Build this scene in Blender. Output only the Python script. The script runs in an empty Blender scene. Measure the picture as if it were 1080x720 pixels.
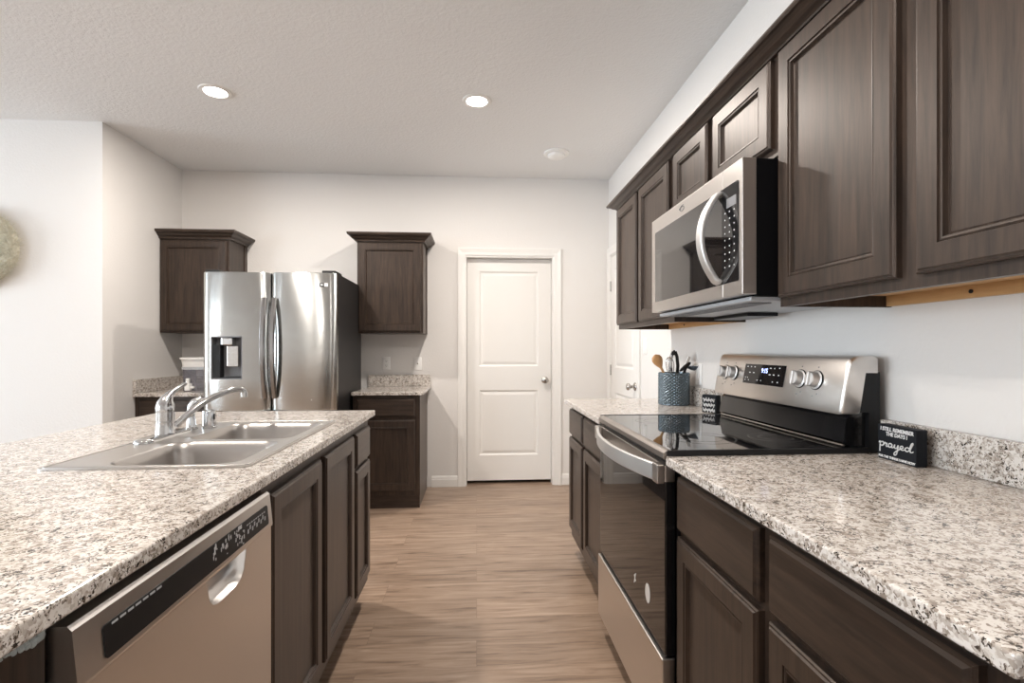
import bpy, bmesh, math, random
from mathutils import Vector, Matrix
R = random.Random(7)
S = bpy.context.scene
C = S.collection
PI = math.pi

# ------------------------------------------------------------------ camera
CAM_H, F, VX, HZ = 1.2144, 538.7, 502.65, 368.2
cd = bpy.data.cameras.new('camera'); cam = bpy.data.objects.new('camera', cd); C.objects.link(cam)
cd.sensor_width = 36; cd.lens = F / 1080 * 36; cd.clip_start = .02
cd.shift_y = (HZ - 360) / 1080
YAW = math.atan((540 - VX) / F)
cam.location = (0, 0, CAM_H); cam.rotation_euler = (PI / 2, 0, -YAW)
S.camera = cam

# ------------------------------------------------------------------ light
W = bpy.data.worlds.new('world'); S.world = W; W.use_nodes = True
W.node_tree.nodes['Background'].inputs[0].default_value = (.78, .88, 1, 1)
W.node_tree.nodes['Background'].inputs[1].default_value = 2.0
S.view_settings.view_transform = 'Standard'; S.view_settings.look = 'None'
S.view_settings.gamma = 1; S.view_settings.use_curve_mapping = False
S.view_settings.exposure = 0.16

def area(name, loc, target, sx, sy, power, col):
    l = bpy.data.lights.new(name, 'AREA'); l.shape = 'RECTANGLE'; l.size = sx; l.size_y = sy
    l.energy = power; l.color = col
    o = bpy.data.objects.new(name, l); C.objects.link(o); o.location = loc
    o.rotation_euler = (Vector(target) - Vector(loc)).to_track_quat('-Z', 'Y').to_euler()
    return o
COOL = (.80, .91, 1.0); WARM = (1.0, .92, .84)
# daylight coming in by the windows of the living room behind and to the left of the kitchen
area('daylight_rear_window', (-7.75, -3.42, 1.45), (-3.0, 3, 1.5), 2.3, 1.9, 125, COOL)
area('daylight_left_window', (-8.9, 1.55, 1.45), (0, 1.5, 1.5), 2.1, 1.9, 270, COOL)

# ------------------------------------------------------------------ helpers
def link(name, me, mat, parent=None, loc=(0, 0, 0)):
    o = bpy.data.objects.new(name, me); C.objects.link(o)
    if mat: me.materials.append(mat)
    if parent: o.parent = parent
    else: o.location = loc
    return o
def base_of(o):
    while o.parent: o = o.parent
    return Vector(o.location)
def tag(o, label=None, cat=None, group=None, kind=None):
    if label: o['label'] = label
    if cat: o['category'] = cat
    if group: o['group'] = group
    if kind: o['kind'] = kind
    return o
def thing(name, label, cat, loc, group=None):
    o = bpy.data.objects.new(name, None); C.objects.link(o); o.location = loc
    o.empty_display_size = .05
    return tag(o, label, cat, group)

class MB:
    def __init__(s): s.bm = bmesh.new()
    def box(s, x0, x1, y0, y1, z0, z1, bev=0, seg=2):
        b = bmesh.new()
        M = Matrix.Translation(((x0+x1)/2, (y0+y1)/2, (z0+z1)/2)) @ Matrix.Diagonal((abs(x1-x0), abs(y1-y0), abs(z1-z0), 1))
        bmesh.ops.create_cube(b, size=1, matrix=M)
        if bev: bmesh.ops.bevel(b, geom=b.edges[:], offset=bev, segments=seg, profile=.5, affect='EDGES')
        s.merge(b); return s
    def merge(s, b, M=None):
        if M is not None: bmesh.ops.transform(b, matrix=M, verts=b.verts[:])
        vs = [s.bm.verts.new(v.co) for v in b.verts]
        b.verts.index_update()
        for f in b.faces:
            try: s.bm.faces.new([vs[v.index] for v in f.verts])
            except ValueError: pass
        b.free()
    def loft(s, rings, close=True, cap0=True, cap1=True):
        vv = [[s.bm.verts.new(p) for p in r] for r in rings]
        n = len(vv[0])
        for a, b in zip(vv, vv[1:]):
            for i in range(n if close else n-1):
                j = (i+1) % n
                try: s.bm.faces.new((a[i], a[j], b[j], b[i]))
                except ValueError: pass
        if cap0: s.bm.faces.new(vv[0][::-1])
        if cap1: s.bm.faces.new(vv[-1])
        return s
    def prism(s, poly, a, b, axis='y'):
        # polygon of (p,q) swept along axis between a and b
        def P(p, q, t): return {'x': (t, p, q), 'y': (p, t, q), 'z': (p, q, t)}[axis]
        return s.loft([[P(p, q, a) for p, q in poly], [P(p, q, b) for p, q in poly]])
    def tube(s, pts, rad, n=12, flat=None, up=None):
        pts = [Vector(p) for p in pts]
        if not hasattr(rad, '__len__'): rad = [rad]*len(pts)
        rings = []; u = Vector(up) if up else None
        for i, p in enumerate(pts):
            d = (pts[min(i+1, len(pts)-1)] - pts[max(i-1, 0)]).normalized()
            if u is None:
                u = d.orthogonal().normalized()
            u = (u - d*u.dot(d)).normalized(); v = d.cross(u)
            ru = rad[i]; rv = rad[i]*(flat or 1)
            rings.append([p + u*ru*math.cos(2*PI*k/n) + v*rv*math.sin(2*PI*k/n) for k in range(n)])
        return s.loft(rings)
    def bar(s, pts, w, t, up):
        # rectangular section bar with rounded corners: w along up, t across
        pts = [Vector(p) for p in pts]; rings = []; up = Vector(up)
        c = min(w, t)*.25
        sec = [(w/2-c, t/2), (w/2, t/2-c), (w/2, -t/2+c), (w/2-c, -t/2), (-w/2+c, -t/2), (-w/2, -t/2+c), (-w/2, t/2-c), (-w/2+c, t/2)]
        for i, p in enumerate(pts):
            d = (pts[min(i+1, len(pts)-1)] - pts[max(i-1, 0)]).normalized()
            u = (up - d*up.dot(d)).normalized(); v = d.cross(u)
            rings.append([p + u*a + v*b for a, b in sec])
        return s.loft(rings)
    def lathe(s, prof, c=(0, 0, 0), n=32, axis='z', cap0=True, cap1=True):
        rings = []
        for r, h in prof:
            ring = []
            for k in range(n):
                a = 2*PI*k/n; x, y = r*math.cos(a), r*math.sin(a)
                q = {'z': (x, y, h), 'x': (h, x, y), 'y': (y, h, x)}[axis]
                ring.append((c[0]+q[0], c[1]+q[1], c[2]+q[2]))
            rings.append(ring)
        return s.loft(rings, True, cap0, cap1)
    def panel(s, o, u, v, n, w, h, rings):
        # concentric rectangular rings (inset, height): profile of a cabinet or door panel
        o, u, v, n = map(Vector, (o, u, v, n)); L = []
        for ins, ht in rings:
            L.append([o + u*ins + v*ins + n*ht, o + u*(w-ins) + v*ins + n*ht, o + u*(w-ins) + v*(h-ins) + n*ht, o + u*ins + v*(h-ins) + n*ht])
        return s.loft(L)
    def holed(s, outer, holes, f0, f1):
        # plate with holes: outlines are lists of 2D points, f0/f1 map (p,q) to the two faces
        for f in (f0, f1):
            b = bmesh.new()
            for loop in [outer]+holes:
                vs = [b.verts.new(f(p, q)) for p, q in loop]
                for i in range(len(vs)): b.edges.new((vs[i], vs[(i+1) % len(vs)]))
            bmesh.ops.triangle_fill(b, edges=b.edges[:], use_beauty=True)
            s.merge(b)
        for loop in [outer]+holes:
            s.loft([[f0(p, q) for p, q in loop], [f1(p, q) for p, q in loop]], True, False, False)
        bmesh.ops.remove_doubles(s.bm, verts=s.bm.verts[:], dist=1e-5)
        return s
    def build(s, name, mat, parent=None, loc=(0, 0, 0), smooth=None, label=None, kind=None):
        base = base_of(parent) if parent else Vector(loc)
        bmesh.ops.recalc_face_normals(s.bm, faces=s.bm.faces[:])
        bmesh.ops.translate(s.bm, vec=-base, verts=s.bm.verts[:])
        me = bpy.data.meshes.new(name); s.bm.to_mesh(me); s.bm.free()
        if smooth:
            for p in me.polygons: p.use_smooth = True
            me.set_sharp_from_angle(angle=math.radians(smooth))
        o = link(name, me, mat, parent, loc)
        if label: o['label'] = label
        if kind: o['kind'] = kind
        return o

def rrect(x0, x1, y0, y1, r, n=5):
    P = []
    for cx, cy, a0 in ((x1-r, y1-r, 0), (x0+r, y1-r, 90), (x0+r, y0+r, 180), (x1-r, y0+r, 270)):
        for k in range(n+1):
            a = math.radians(a0 + 90*k/n); P.append((cx + r*math.cos(a), cy + r*math.sin(a)))
    return P
def arc(p0, p1, bow, n=14):
    # parabola-like bow between two points
    p0, p1, bow = Vector(p0), Vector(p1), Vector(bow)
    return [p0.lerp(p1, t/n) + bow*(1-(2*t/n-1)**2) for t in range(n+1)]
def text_mesh(body, size, o, u, v, align='CENTER', extr=.0004, shear=0, bold=0):
    cu = bpy.data.curves.new('lettering', 'FONT'); cu.body = body; cu.size = size; cu.align_x = align
    cu.extrude = extr; cu.shear = shear; cu.resolution_u = 3; cu.offset = bold
    ob = bpy.data.objects.new('lettering_source', cu); C.objects.link(ob)
    bpy.context.view_layer.update()
    me = bpy.data.meshes.new_from_object(ob.evaluated_get(bpy.context.evaluated_depsgraph_get()))
    bpy.data.objects.remove(ob); bpy.data.curves.remove(cu)
    u, v = Vector(u), Vector(v); n = u.cross(v)
    b = bmesh.new(); b.from_mesh(me); bpy.data.meshes.remove(me)
    for w in b.verts: w.co = Vector(o) + u*w.co.x + v*w.co.y + n*w.co.z
    return b

# ------------------------------------------------------------------ materials
def newmat(name):
    m = bpy.data.materials.new(name); m.use_nodes = True
    nt = m.node_tree; return m, nt, nt.nodes['Principled BSDF']
def node(nt, t, **kw):
    n = nt.nodes.new(t)
    for k, v in kw.items():
        if k in n.inputs: n.inputs[k].default_value = v
        else: setattr(n, k, v)
    return n
def plain(name, col, rough=.5, metal=0, **kw):
    m, nt, p = newmat(name)
    p.inputs['Base Color'].default_value = (*col, 1); p.inputs['Roughness'].default_value = rough; p.inputs['Metallic'].default_value = metal
    for k, v in kw.items(): p.inputs[k.replace('_', ' ')].default_value = v
    return m
def coords(nt, scale=(1, 1, 1), kind='Object', rot=(0, 0, 0)):
    tc = node(nt, 'ShaderNodeTexCoord'); mp = node(nt, 'ShaderNodeMapping')
    mp.inputs['Scale'].default_value = scale; mp.inputs['Rotation'].default_value = rot
    nt.links.new(tc.outputs[kind], mp.inputs[0]); return mp.outputs[0]
def ramp(nt, fac, stops, mode='LINEAR'):
    r = node(nt, 'ShaderNodeValToRGB'); e = r.color_ramp.elements; r.color_ramp.interpolation = mode
    while len(e) < len(stops): e.new(.5)
    for el, (p, c) in zip(e, stops): el.position = p; el.color = (*c, 1)
    nt.links.new(fac, r.inputs[0]); return r.outputs[0]
def bump(nt, p, h, strength, dist=.002):
    b = node(nt, 'ShaderNodeBump', Strength=strength, Distance=dist); nt.links.new(h, b.inputs['Height']); nt.links.new(b.outputs[0], p.inputs['Normal'])

def paint(name, col, scale, strength):
    m, nt, p = newmat(name); p.inputs['Base Color'].default_value = (*col, 1); p.inputs['Roughness'].default_value = .65
    v = coords(nt); n = node(nt, 'ShaderNodeTexNoise', Scale=scale, Detail=3, Roughness=.55); nt.links.new(v, n.inputs['Vector'])
    bump(nt, p, n.outputs[0], strength, .004); return m
M_WALL = paint('wall_paint', (.78, .755, .73), 75, .3)
M_CEIL = paint('ceiling_paint', (.83, .83, .83), 60, .8)
M_TRIM = plain('white_trim_paint', (.84, .82, .79), .35)

def floor_mat():
    m, nt, p = newmat('oak_plank_floor'); v = coords(nt)
    br = node(nt, 'ShaderNodeTexBrick', Scale=1, offset=.37)
    br.inputs['Brick Width'].default_value = 1.22; br.inputs['Row Height'].default_value = .178
    br.inputs['Mortar Size'].default_value = .0012; br.inputs['Mortar Smooth'].default_value = .3
    br.inputs['Color1'].default_value = (0, 0, 0, 1); br.inputs['Color2'].default_value = (1, 1, 1, 1); br.inputs['Mortar'].default_value = (.5, .5, .5, 1)
    nt.links.new(v, br.inputs['Vector'])
    # each plank gets its own slice of grain
    off = node(nt, 'ShaderNodeVectorMath', operation='MULTIPLY_ADD'); off.inputs[1].default_value = (3.1, 7.3, 5)
    nt.links.new(br.outputs['Color'], off.inputs[0]); nt.links.new(v, off.inputs[2])
    mp = node(nt, 'ShaderNodeMapping'); mp.inputs['Scale'].default_value = (1.4, 16, 1); nt.links.new(off.outputs[0], mp.inputs[0])
    g = node(nt, 'ShaderNodeTexNoise', Scale=2.2, Detail=7, Roughness=.62, Distortion=.6); nt.links.new(mp.outputs[0], g.inputs['Vector'])
    c1 = ramp(nt, g.outputs[0], [(.30, (.16, .105, .072)), (.46, (.315, .222, .16)), (.70, (.46, .345, .262))])
    mix = node(nt, 'ShaderNodeMix', data_type='RGBA', blend_type='MULTIPLY'); mix.inputs[0].default_value = 1
    tone = ramp(nt, br.outputs['Color'], [(0, (.86, .85, .84)), (1, (1.06, 1.05, 1.04))])
    nt.links.new(c1, mix.inputs[6]); nt.links.new(tone, mix.inputs[7])
    mo = node(nt, 'ShaderNodeMix', data_type='RGBA'); mo.inputs[7].default_value = (.16, .10, .07, 1)
    mm = node(nt, 'ShaderNodeMath', operation='MULTIPLY'); mm.inputs[1].default_value = .6
    nt.links.new(br.outputs['Fac'], mm.inputs[0])
    nt.links.new(mm.outputs[0], mo.inputs[0]); nt.links.new(mix.outputs[2], mo.inputs[6]); nt.links.new(mo.outputs[2], p.inputs['Base Color'])
    p.inputs['Roughness'].default_value = .33; bump(nt, p, g.outputs[0], .12, .002); return m
M_FLOOR = floor_mat()

def granite():
    m, nt, p = newmat('speckled_granite'); v = coords(nt)
    d = node(nt, 'ShaderNodeTexNoise', Scale=110, Detail=2); nt.links.new(v, d.inputs['Vector'])
    add = node(nt, 'ShaderNodeVectorMath', operation='MULTIPLY_ADD'); add.inputs[1].default_value = (.012, .012, .012)
    nt.links.new(d.outputs['Color'], add.inputs[0]); nt.links.new(v, add.inputs[2])
    def layer(scale, clump, amount):
        vo = node(nt, 'ShaderNodeTexVoronoi', Scale=scale); nt.links.new(add.outputs[0], vo.inputs['Vector'])
        sep = node(nt, 'ShaderNodeSeparateColor'); nt.links.new(vo.outputs['Color'], sep.inputs[0])
        cl = node(nt, 'ShaderNodeTexNoise', Scale=clump, Detail=3); nt.links.new(v, cl.inputs['Vector'])
        mix = node(nt, 'ShaderNodeMath', operation='MULTIPLY_ADD'); mix.inputs[1].default_value = amount
        nt.links.new(cl.outputs[0], mix.inputs[0]); nt.links.new(sep.outputs[0], mix.inputs[2])
        sc = node(nt, 'ShaderNodeMath', operation='MULTIPLY'); sc.inputs[1].default_value = 1/(1+amount); nt.links.new(mix.outputs[0], sc.inputs[0])
        return sc.outputs[0]
    big = ramp(nt, layer(185, 34, 1.4), [(0, (.30, .25, .21)), (.30, (.40, .345, .30)), (.38, (.51, .455, .405)), (.47, (.64, .59, .54)), (.57, (.73, .69, .65))], 'CONSTANT')
    small = ramp(nt, layer(330, 50, 1.6), [(0, (.03, .028, .027)), (.275, (.11, .095, .085)), (.305, (.32, .285, .255)), (.355, (1, 1, 1))], 'CONSTANT')
    mx = node(nt, 'ShaderNodeMix', data_type='RGBA', blend_type='MULTIPLY'); mx.inputs[0].default_value = 1
    nt.links.new(big, mx.inputs[6]); nt.links.new(small, mx.inputs[7])
    nt.links.new(mx.outputs[2], p.inputs['Base Color']); p.inputs['Roughness'].default_value = .12
    return m
M_GRAN = granite()

def wood(name, axis, a=(.008, .0054, .0042), b=(.052, .0325, .0225), rough=.40):
    m, nt, p = newmat(name); sc = {'z': (34, 34, 2.6), 'y': (34, 2.6, 34), 'x': (2.6, 34, 34)}[axis]
    v = coords(nt, sc); n = node(nt, 'ShaderNodeTexNoise', Scale=1.6, Detail=6, Roughness=.65, Distortion=.3); nt.links.new(v, n.inputs['Vector'])
    nt.links.new(ramp(nt, n.outputs[0], [(.3, a), (.7, b)]), p.inputs['Base Color'])
    p.inputs['Roughness'].default_value = rough; p.inputs['Sheen Weight'].default_value = .07; p.inputs['Sheen Roughness'].default_value = .5; p.inputs['Sheen Tint'].default_value = (1, .84, .74, 1)
    p.inputs['Specular IOR Level'].default_value = .5; p.inputs['Specular Tint'].default_value = (1, .90, .84, 1)
    bump(nt, p, n.outputs[0], .06, .001); return m
M_WZ = wood('espresso_stained_wood', 'z'); M_WY = wood('espresso_stained_wood_along', 'y'); M_WX = wood('espresso_stained_wood_across', 'x')
M_BIRCH = wood('raw_birch', 'y', (.52, .30, .13), (.66, .42, .20), .55)
M_WOODSPOON = wood('beech_wood', 'z', (.42, .22, .09), (.58, .34, .15), .5)

def steel(name, col, rough, aniso=0, rot=0, stretch=(1, 1, 60)):
    m, nt, p = newmat(name); p.inputs['Base Color'].default_value = (*col, 1); p.inputs['Metallic'].default_value = 1
    p.inputs['Anisotropic'].default_value = aniso; p.inputs['Anisotropic Rotation'].default_value = rot
    if aniso:
        t = node(nt, 'ShaderNodeTangent', direction_type='RADIAL', axis='Z'); nt.links.new(t.outputs[0], p.inputs['Tangent'])
    v = coords(nt, stretch); n = node(nt, 'ShaderNodeTexNoise', Scale=8, Detail=4); nt.links.new(v, n.inputs['Vector'])
    mr = node(nt, 'ShaderNodeMapRange'); mr.inputs[3].default_value = rough*.85; mr.inputs[4].default_value = rough*1.2
    nt.links.new(n.outputs[0], mr.inputs[0]); nt.links.new(mr.outputs[0], p.inputs['Roughness']); return m
M_STEEL = steel('brushed_stainless', (.74, .705, .675), .30)
M_FRIDGE = steel('fridge_stainless', (.56, .57, .56), .22, 1.0, .25, (1, 1, 3))
M_SINK = steel('sink_stainless', (.50, .475, .455), .30, 0, 0, (1, 40, 1))
M_CHROME = plain('chrome', (.64, .64, .64), .13, 1)
M_NICKEL = plain('satin_nickel', (.50, .47, .44), .25, 1)
M_HANDLE = plain('satin_steel_handle', (.76, .75, .74), .46, 1)
M_BLKGL = plain('black_glass', (.008, .008, .009), .03, IOR=1.6)
M_MWGL = plain('mirrored_black_glass', (.008, .008, .009), .03, IOR=2.4)
M_CERAN = plain('cooktop_ceramic_glass', (.008, .008, .009), .025, IOR=3.2)
M_CASE = plain('microwave_case_black', (.004, .004, .005), .5, 0, Specular_IOR_Level=.12)
M_LIP = steel('dark_stainless_lip', (.38, .345, .32), .32)
M_BLK = plain('black_plastic', (.008, .008, .009), .35, 0, Specular_IOR_Level=.3)
M_BLKM = plain('black_enamel', (.008, .008, .009), .12, IOR=1.7)
M_DGREY = plain('dark_grey_case', (.022, .021, .021), .4, 0, Specular_IOR_Level=.25)
M_GREY = plain('grey_plastic', (.22, .22, .23), .4)
M_LGREY = plain('pale_grey_plastic', (.45, .46, .48), .35)
M_WHITE = plain('white_plastic', (.90, .89, .87), .35)
M_MARK = plain('white_print', (.80, .80, .80), .5)
M_DMARK = plain('grey_print', (.22, .22, .23), .5)
M_DARK = plain('shadow_gap_black', (.012, .011, .011), .6)
M_SIGN = plain('black_painted_wood', (.010, .012, .016), .6, 0, Specular_IOR_Level=.2)
M_FILM = plain('clear_film_wrinkles', (.55, .55, .56), .3)
M_RING = plain('burner_ring_print', (.14, .14, .145), .15)
M_GLASSW = plain('smoky_clear_plastic', (.70, .70, .78), .08, 0, Transmission_Weight=.85, IOR=1.2)
M_CROCK = plain('gunmetal_glaze', (.15, .19, .22), .27, .7)
M_STRAW = plain('dried_grass', (.58, .54, .43), .85)
def emit(name, col, s):
    m, nt, p = newmat(name); p.inputs['Emission Color'].default_value = (*col, 1); p.inputs['Emission Strength'].default_value = s; return m
M_LED = emit('led_diffuser', (1, .93, .86), 30)
M_CLOCK = emit('blue_digits', (.35, .45, 1), 3.5)

# ------------------------------------------------------------------ room shell
XW, YB, H = 1.19, 4.548, 2.743
XL, YL = -2.51, 3.617            # kitchen nook wall and the wall facing the camera
X0, Y0 = -9.0, -3.5
def struct(name, mb, mat, parent=None):
    o = mb.build(name, mat, parent)
    if not parent: o['kind'] = 'structure'
    return o
struct('floor', MB().box(X0-.2, XW+.9, Y0-.2, YB+.9, -.1, 0), M_FLOOR)
struct('ceiling', MB().box(X0-.2, XW+.9, Y0-.2, YB+.9, H, H+.1), M_CEIL)
D1 = (-.100, .690, 2.045)        # back wall door opening
b = MB().box(XL-.1, D1[0], YB, YB+.12, 0, H).box(D1[1], XW+.2, YB, YB+.12, 0, H).box(D1[0], D1[1], YB, YB+.12, D1[2], H)
b.box(D1[0]-.1, D1[1]+.1, YB+.7, YB+.8, 0, H); b.box(D1[0]-.1, D1[0], YB+.12, YB+.7, 0, H); b.box(D1[1], D1[1]+.1, YB+.12, YB+.7, 0, H)
struct('wall_back', b, M_WALL)
D2 = (3.695, 4.475, 2.045)       # right wall door opening
b = MB().box(XW, XW+.12, Y0, D2[0], 0, H).box(XW, XW+.12, D2[1], YB, 0, H).box(XW, XW+.12, D2[0], D2[1], D2[2], H).box(XW+.3, XW+.36, D2[0]-.2, D2[1]+.07, 0, H)
struct('wall_right', b, M_WALL)
struct('wall_left', MB().box(X0, XL, YL, YB+.12, 0, H), M_WALL)
WR = (-8.9, -6.6, .5, 2.4); WLf = (.5, 2.6, .5, 2.4)
b = MB().box(X0, WR[0], Y0-.15, Y0, 0, H).box(WR[1], XW+.12, Y0-.15, Y0, 0, H).box(WR[0], WR[1], Y0-.15, Y0, 0, WR[2]).box(WR[0], WR[1], Y0-.15, Y0, WR[3], H)
struct('wall_rear', b, M_WALL)
b = MB().box(X0-.15, X0, Y0-.15, WLf[0], 0, H).box(X0-.15, X0, WLf[1], YL+.12, 0, H).box(X0-.15, X0, WLf[0], WLf[1], 0, WLf[2]).box(X0-.15, X0, WLf[0], WLf[1], WLf[3], H)
struct('wall_living', b, M_WALL)
def window(n, mk):
    w = bpy.data.objects.new('window_%d' % n, None); C.objects.link(w); w['kind'] = 'structure'
    fr = MB()
    a0, a1, z0, z1 = (WR if n == 1 else WLf)
    for p, q in ((a0, a0+.05), (a1-.05, a1), ((a0+a1)/2-.03, (a0+a1)/2+.03)): mk(fr, p, q, z0, z1, 0)
    for z, zz in ((z0, z0+.05), (z1-.05, z1), ((z0+z1)/2-.02, (z0+z1)/2+.02)): mk(fr, a0, a1, z, zz, 0)
    fr.build('window_frame', M_TRIM, w)
    g = MB(); mk(g, a0+.05, a1-.05, z0+.05, z1-.05, 1)
    g.build('window_pane', plain('window_glass', (1, 1, 1), .0, 0, Transmission_Weight=1, IOR=1.05), w)
window(1, lambda m, p, q, z, zz, g: m.box(p, q, Y0-.12 + .03*g, Y0-.06 - .02*g, z, zz))
window(2, lambda m, p, q, z, zz, g: m.box(X0-.12 + .03*g, X0-.06 - .02*g, p, q, z, zz))

# baseboards
def baseboard(name, poly_axis, prof, a, b): struct(name, MB().prism(prof, a, b, poly_axis), M_TRIM)
pb = [(YB, 0), (YB-.014, 0), (YB-.014, .066), (YB-.011, .072), (YB-.011, .082), (YB-.006, .094), (YB, .096)]
baseboard('baseboard_back', 'x', pb, -.395, -.168)
baseboard('baseboard_back_right', 'x', pb, .760, XW)
pr = [(XW-(YB-y), z) for y, z in pb]
baseboard('baseboard_right', 'y', pr, 3.09, 3.625)
pl = [(YL-(YB-y), z) for y, z in pb]
baseboard('baseboard_left', 'x', pl, X0, XL)
# quarter-round of the nook wall
def casing(name, o, u, n, w, h, cw=.068):
    # door casing: stepped profile swept round three sides, o = bottom corner of opening on the wall plane
    o, u, n = Vector(o), Vector(u), Vector(n); up = Vector((0, 0, 1)); m = MB()
    prof = [(0, 0), (0, .008), (.008, .011), (.03, .012), (.045, .016), (.062, .019), (cw, .017), (cw, 0)]
    L = []
    for sx, pos in ((-1, 'b'), (-1, 't'), (1, 't'), (1, 'b')):
        ring = []
        for d, t in prof:
            x = -d if sx < 0 else w + d; z = 0 if pos == 'b' else h + d
            ring.append(o + u*x + up*z + n*t)
        L.append(ring)
    m.loft(L)
    return struct(name, m, M_TRIM)
casing('trim_1', (D1[0], YB, 0), (1, 0, 0), (0, -1, 0), D1[1]-D1[0], D1[2])
casing('trim_2', (XW, D2[0], 0), (0, 1, 0), (-1, 0, 0), D2[1]-D2[0], D2[2])
# jamb lining of the two doors
jb = MB().box(D1[0], D1[0]+.012, YB, YB+.12, 0, D1[2]).box(D1[1]-.012, D1[1], YB, YB+.12, 0, D1[2]).box(D1[0]+.012, D1[1]-.012, YB, YB+.12, D1[2]-.012, D1[2])
struct('trim_3', jb, M_TRIM)
jb = MB().box(XW+.0, XW+.12, D2[0], D2[0]+.012, 0, D2[2]).box(XW, XW+.12, D2[1]-.012, D2[1], 0, D2[2]).box(XW, XW+.12, D2[0]+.012, D2[1]-.012, D2[2]-.012, D2[2])
struct('trim_4', jb, M_TRIM)

def door(name, o, u, n, w, h, px0, px1, pz, knob_x, knob_z, hinges=None):
    # two-panel moulded door; o = bottom corner of its front face
    o, u, n = Vector(o), Vector(u), Vector(n); up = Vector((0, 0, 1)); T = .035
    d = bpy.data.objects.new(name, None); C.objects.link(d); d.location = o; d['kind'] = 'structure'
    m = MB()
    def blk(x0, x1, z0, z1):
        m.loft([[o + u*x + up*z - n*T for x, z in ((x0, z0), (x1, z0), (x1, z1), (x0, z1))], [o + u*x + up*z for x, z in ((x0, z0), (x1, z0), (x1, z1), (x0, z1))]])
    blk(0, px0, 0, h); blk(px1, w, 0, h)
    zs = [0] + [z for p in pz for z in p] + [h]
    for i in range(0, len(zs), 2): blk(px0, px1, zs[i], zs[i+1])
    for z0, z1 in pz:
        m.panel(o + u*px0 + up*z0, u, up, n, px1-px0, z1-z0, [(0, -T), (0, 0), (.006, -.003), (.014, -.010), (.022, -.010), (.040, -.004), (.046, -.0035)])
    s = m.build('door_slab', M_TRIM, d)
    k = MB(); c = o + u*knob_x + up*knob_z
    ax = 'y' if abs(n.y) > .5 else 'x'; sg = n.y if ax == 'y' else n.x
    prof = [(.032, 0), (.032, .004), (.026, .009), (.012, .012), (.010, .030), (.018, .038), (.026, .047), (.0275, .056), (.024, .064), (.014, .068), (.004, .069)]
    k.lathe([(r, t*sg) for r, t in prof], c, 24, ax)
    k.build('door_knob', M_NICKEL, d, smooth=50, label='satin nickel door knob')
    for z in hinges or []:
        hm = MB(); p = o + u*(w+.004) + n*.006
        hm.tube([p + up*(z-.045), p + up*(z+.045)], .006, 10)
        hm.build('hinge', M_NICKEL, d, smooth=40, label='satin nickel hinge')
    return d
door('door_1', (D1[0]+.015, YB+.075, .03), (1, 0, 0), (0, -1, 0), D1[1]-D1[0]-.03, 2.0, .108, .645, [(.225, .815), (1.03, 1.89)], .705, .905)
door('door_2', (XW+.004, D2[0]+.015, .012), (0, 1, 0), (-1, 0, 0), D2[1]-D2[0]-.03, 2.018, .115, .64, [(.225, .83), (1.045, 1.90)], .07, .92, [.25, 1.02, 1.76])

# ------------------------------------------------------------------ ceiling fixtures
def downlight(x, y, label, power=30):
    t = thing('recessed_light', label, 'ceiling light', (x, y, H), 'recessed ceiling lights')
    MB().lathe([(.060, H-.004), (.066, H-.009), (.086, H-.006), (.090, H-.0005), (.060, H-.0005)], (x, y, 0), 40, cap0=False, cap1=False).build('trim_ring', M_TRIM, t, smooth=40)
    MB().lathe([(.0605, H-.001), (.0605, H-.006), (.04, H-.010), (.01, H-.012)], (x, y, 0), 40).build('diffuser', M_LED, t, smooth=60)
    l = bpy.data.lights.new('downlight', 'AREA'); l.shape = 'DISK'; l.size = .12; l.energy = power; l.color = WARM
    o = bpy.data.objects.new('downlight', l); C.objects.link(o); o.location = (x, y, H-.02)
downlight(-1.544, 3.14, 'lit round recessed light above the refrigerator side, left of the two')
downlight(.002, 3.148, 'lit round recessed light nearer the white door, right of the two')
for x, y in ((-1.54, .6), (.0, .6), (-5.2, -1.5)):
    l = bpy.data.lights.new('downlight_behind_camera', 'AREA'); l.shape = 'DISK'; l.size = .14; l.energy = 20; l.color = WARM
    o = bpy.data.objects.new('downlight_behind_camera', l); C.objects.link(o); o.location = (x, y, H-.02)
sd = thing('smoke_detector', 'small white round smoke detector on the ceiling by the right wall', 'smoke detector', (.62, 3.94, H))
MB().lathe([(.098, H-.0005), (.098, H-.012), (.092, H-.016), (.07, H-.018)], (.62, 3.94, 0), 36).build('mounting_base', M_WHITE, sd, smooth=40)
MB().lathe([(.068, H-.018), (.066, H-.034), (.055, H-.042), (.02, H-.044)], (.62, 3.94, 0), 36).build('sensor_cover', M_WHITE, sd, smooth=40)

# ------------------------------------------------------------------ cabinet builders
DOOR_RINGS = [(0, 0), (0, .013), (.003, .016), (.006, .0165), (.009, .020), (.051, .020), (.052, .0165), (.0565, .018), (.060, .0175), (.063, .009), (.0645, .007), (.067, .008)]
DRAWER_RINGS = [(0, 0), (0, .011), (.003, .015), (.005, .015), (.010, .020), (.014, .020)]
def front(name, par, o, u, n, w, h, mat, flat=False):
    m = MB(); m.panel(o, u, (0, 0, 1), n, w, h, DRAWER_RINGS if flat else DOOR_RINGS)
    return m.build(name, mat, par)
def frame_front(m, o, u, n, w, z0, z1, openings, t=.019):
    # face frame behind the doors: solid board, seen only in the gaps
    o, u, n = Vector(o), Vector(u), Vector(n)
    m.loft([[o + u*x + Vector((0, 0, z)) - n*t for x, z in ((0, z0), (w, z0), (w, z1), (0, z1))], [o + u*x + Vector((0, 0, z)) for x, z in ((0, z0), (w, z0), (w, z1), (0, z1))]])

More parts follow.
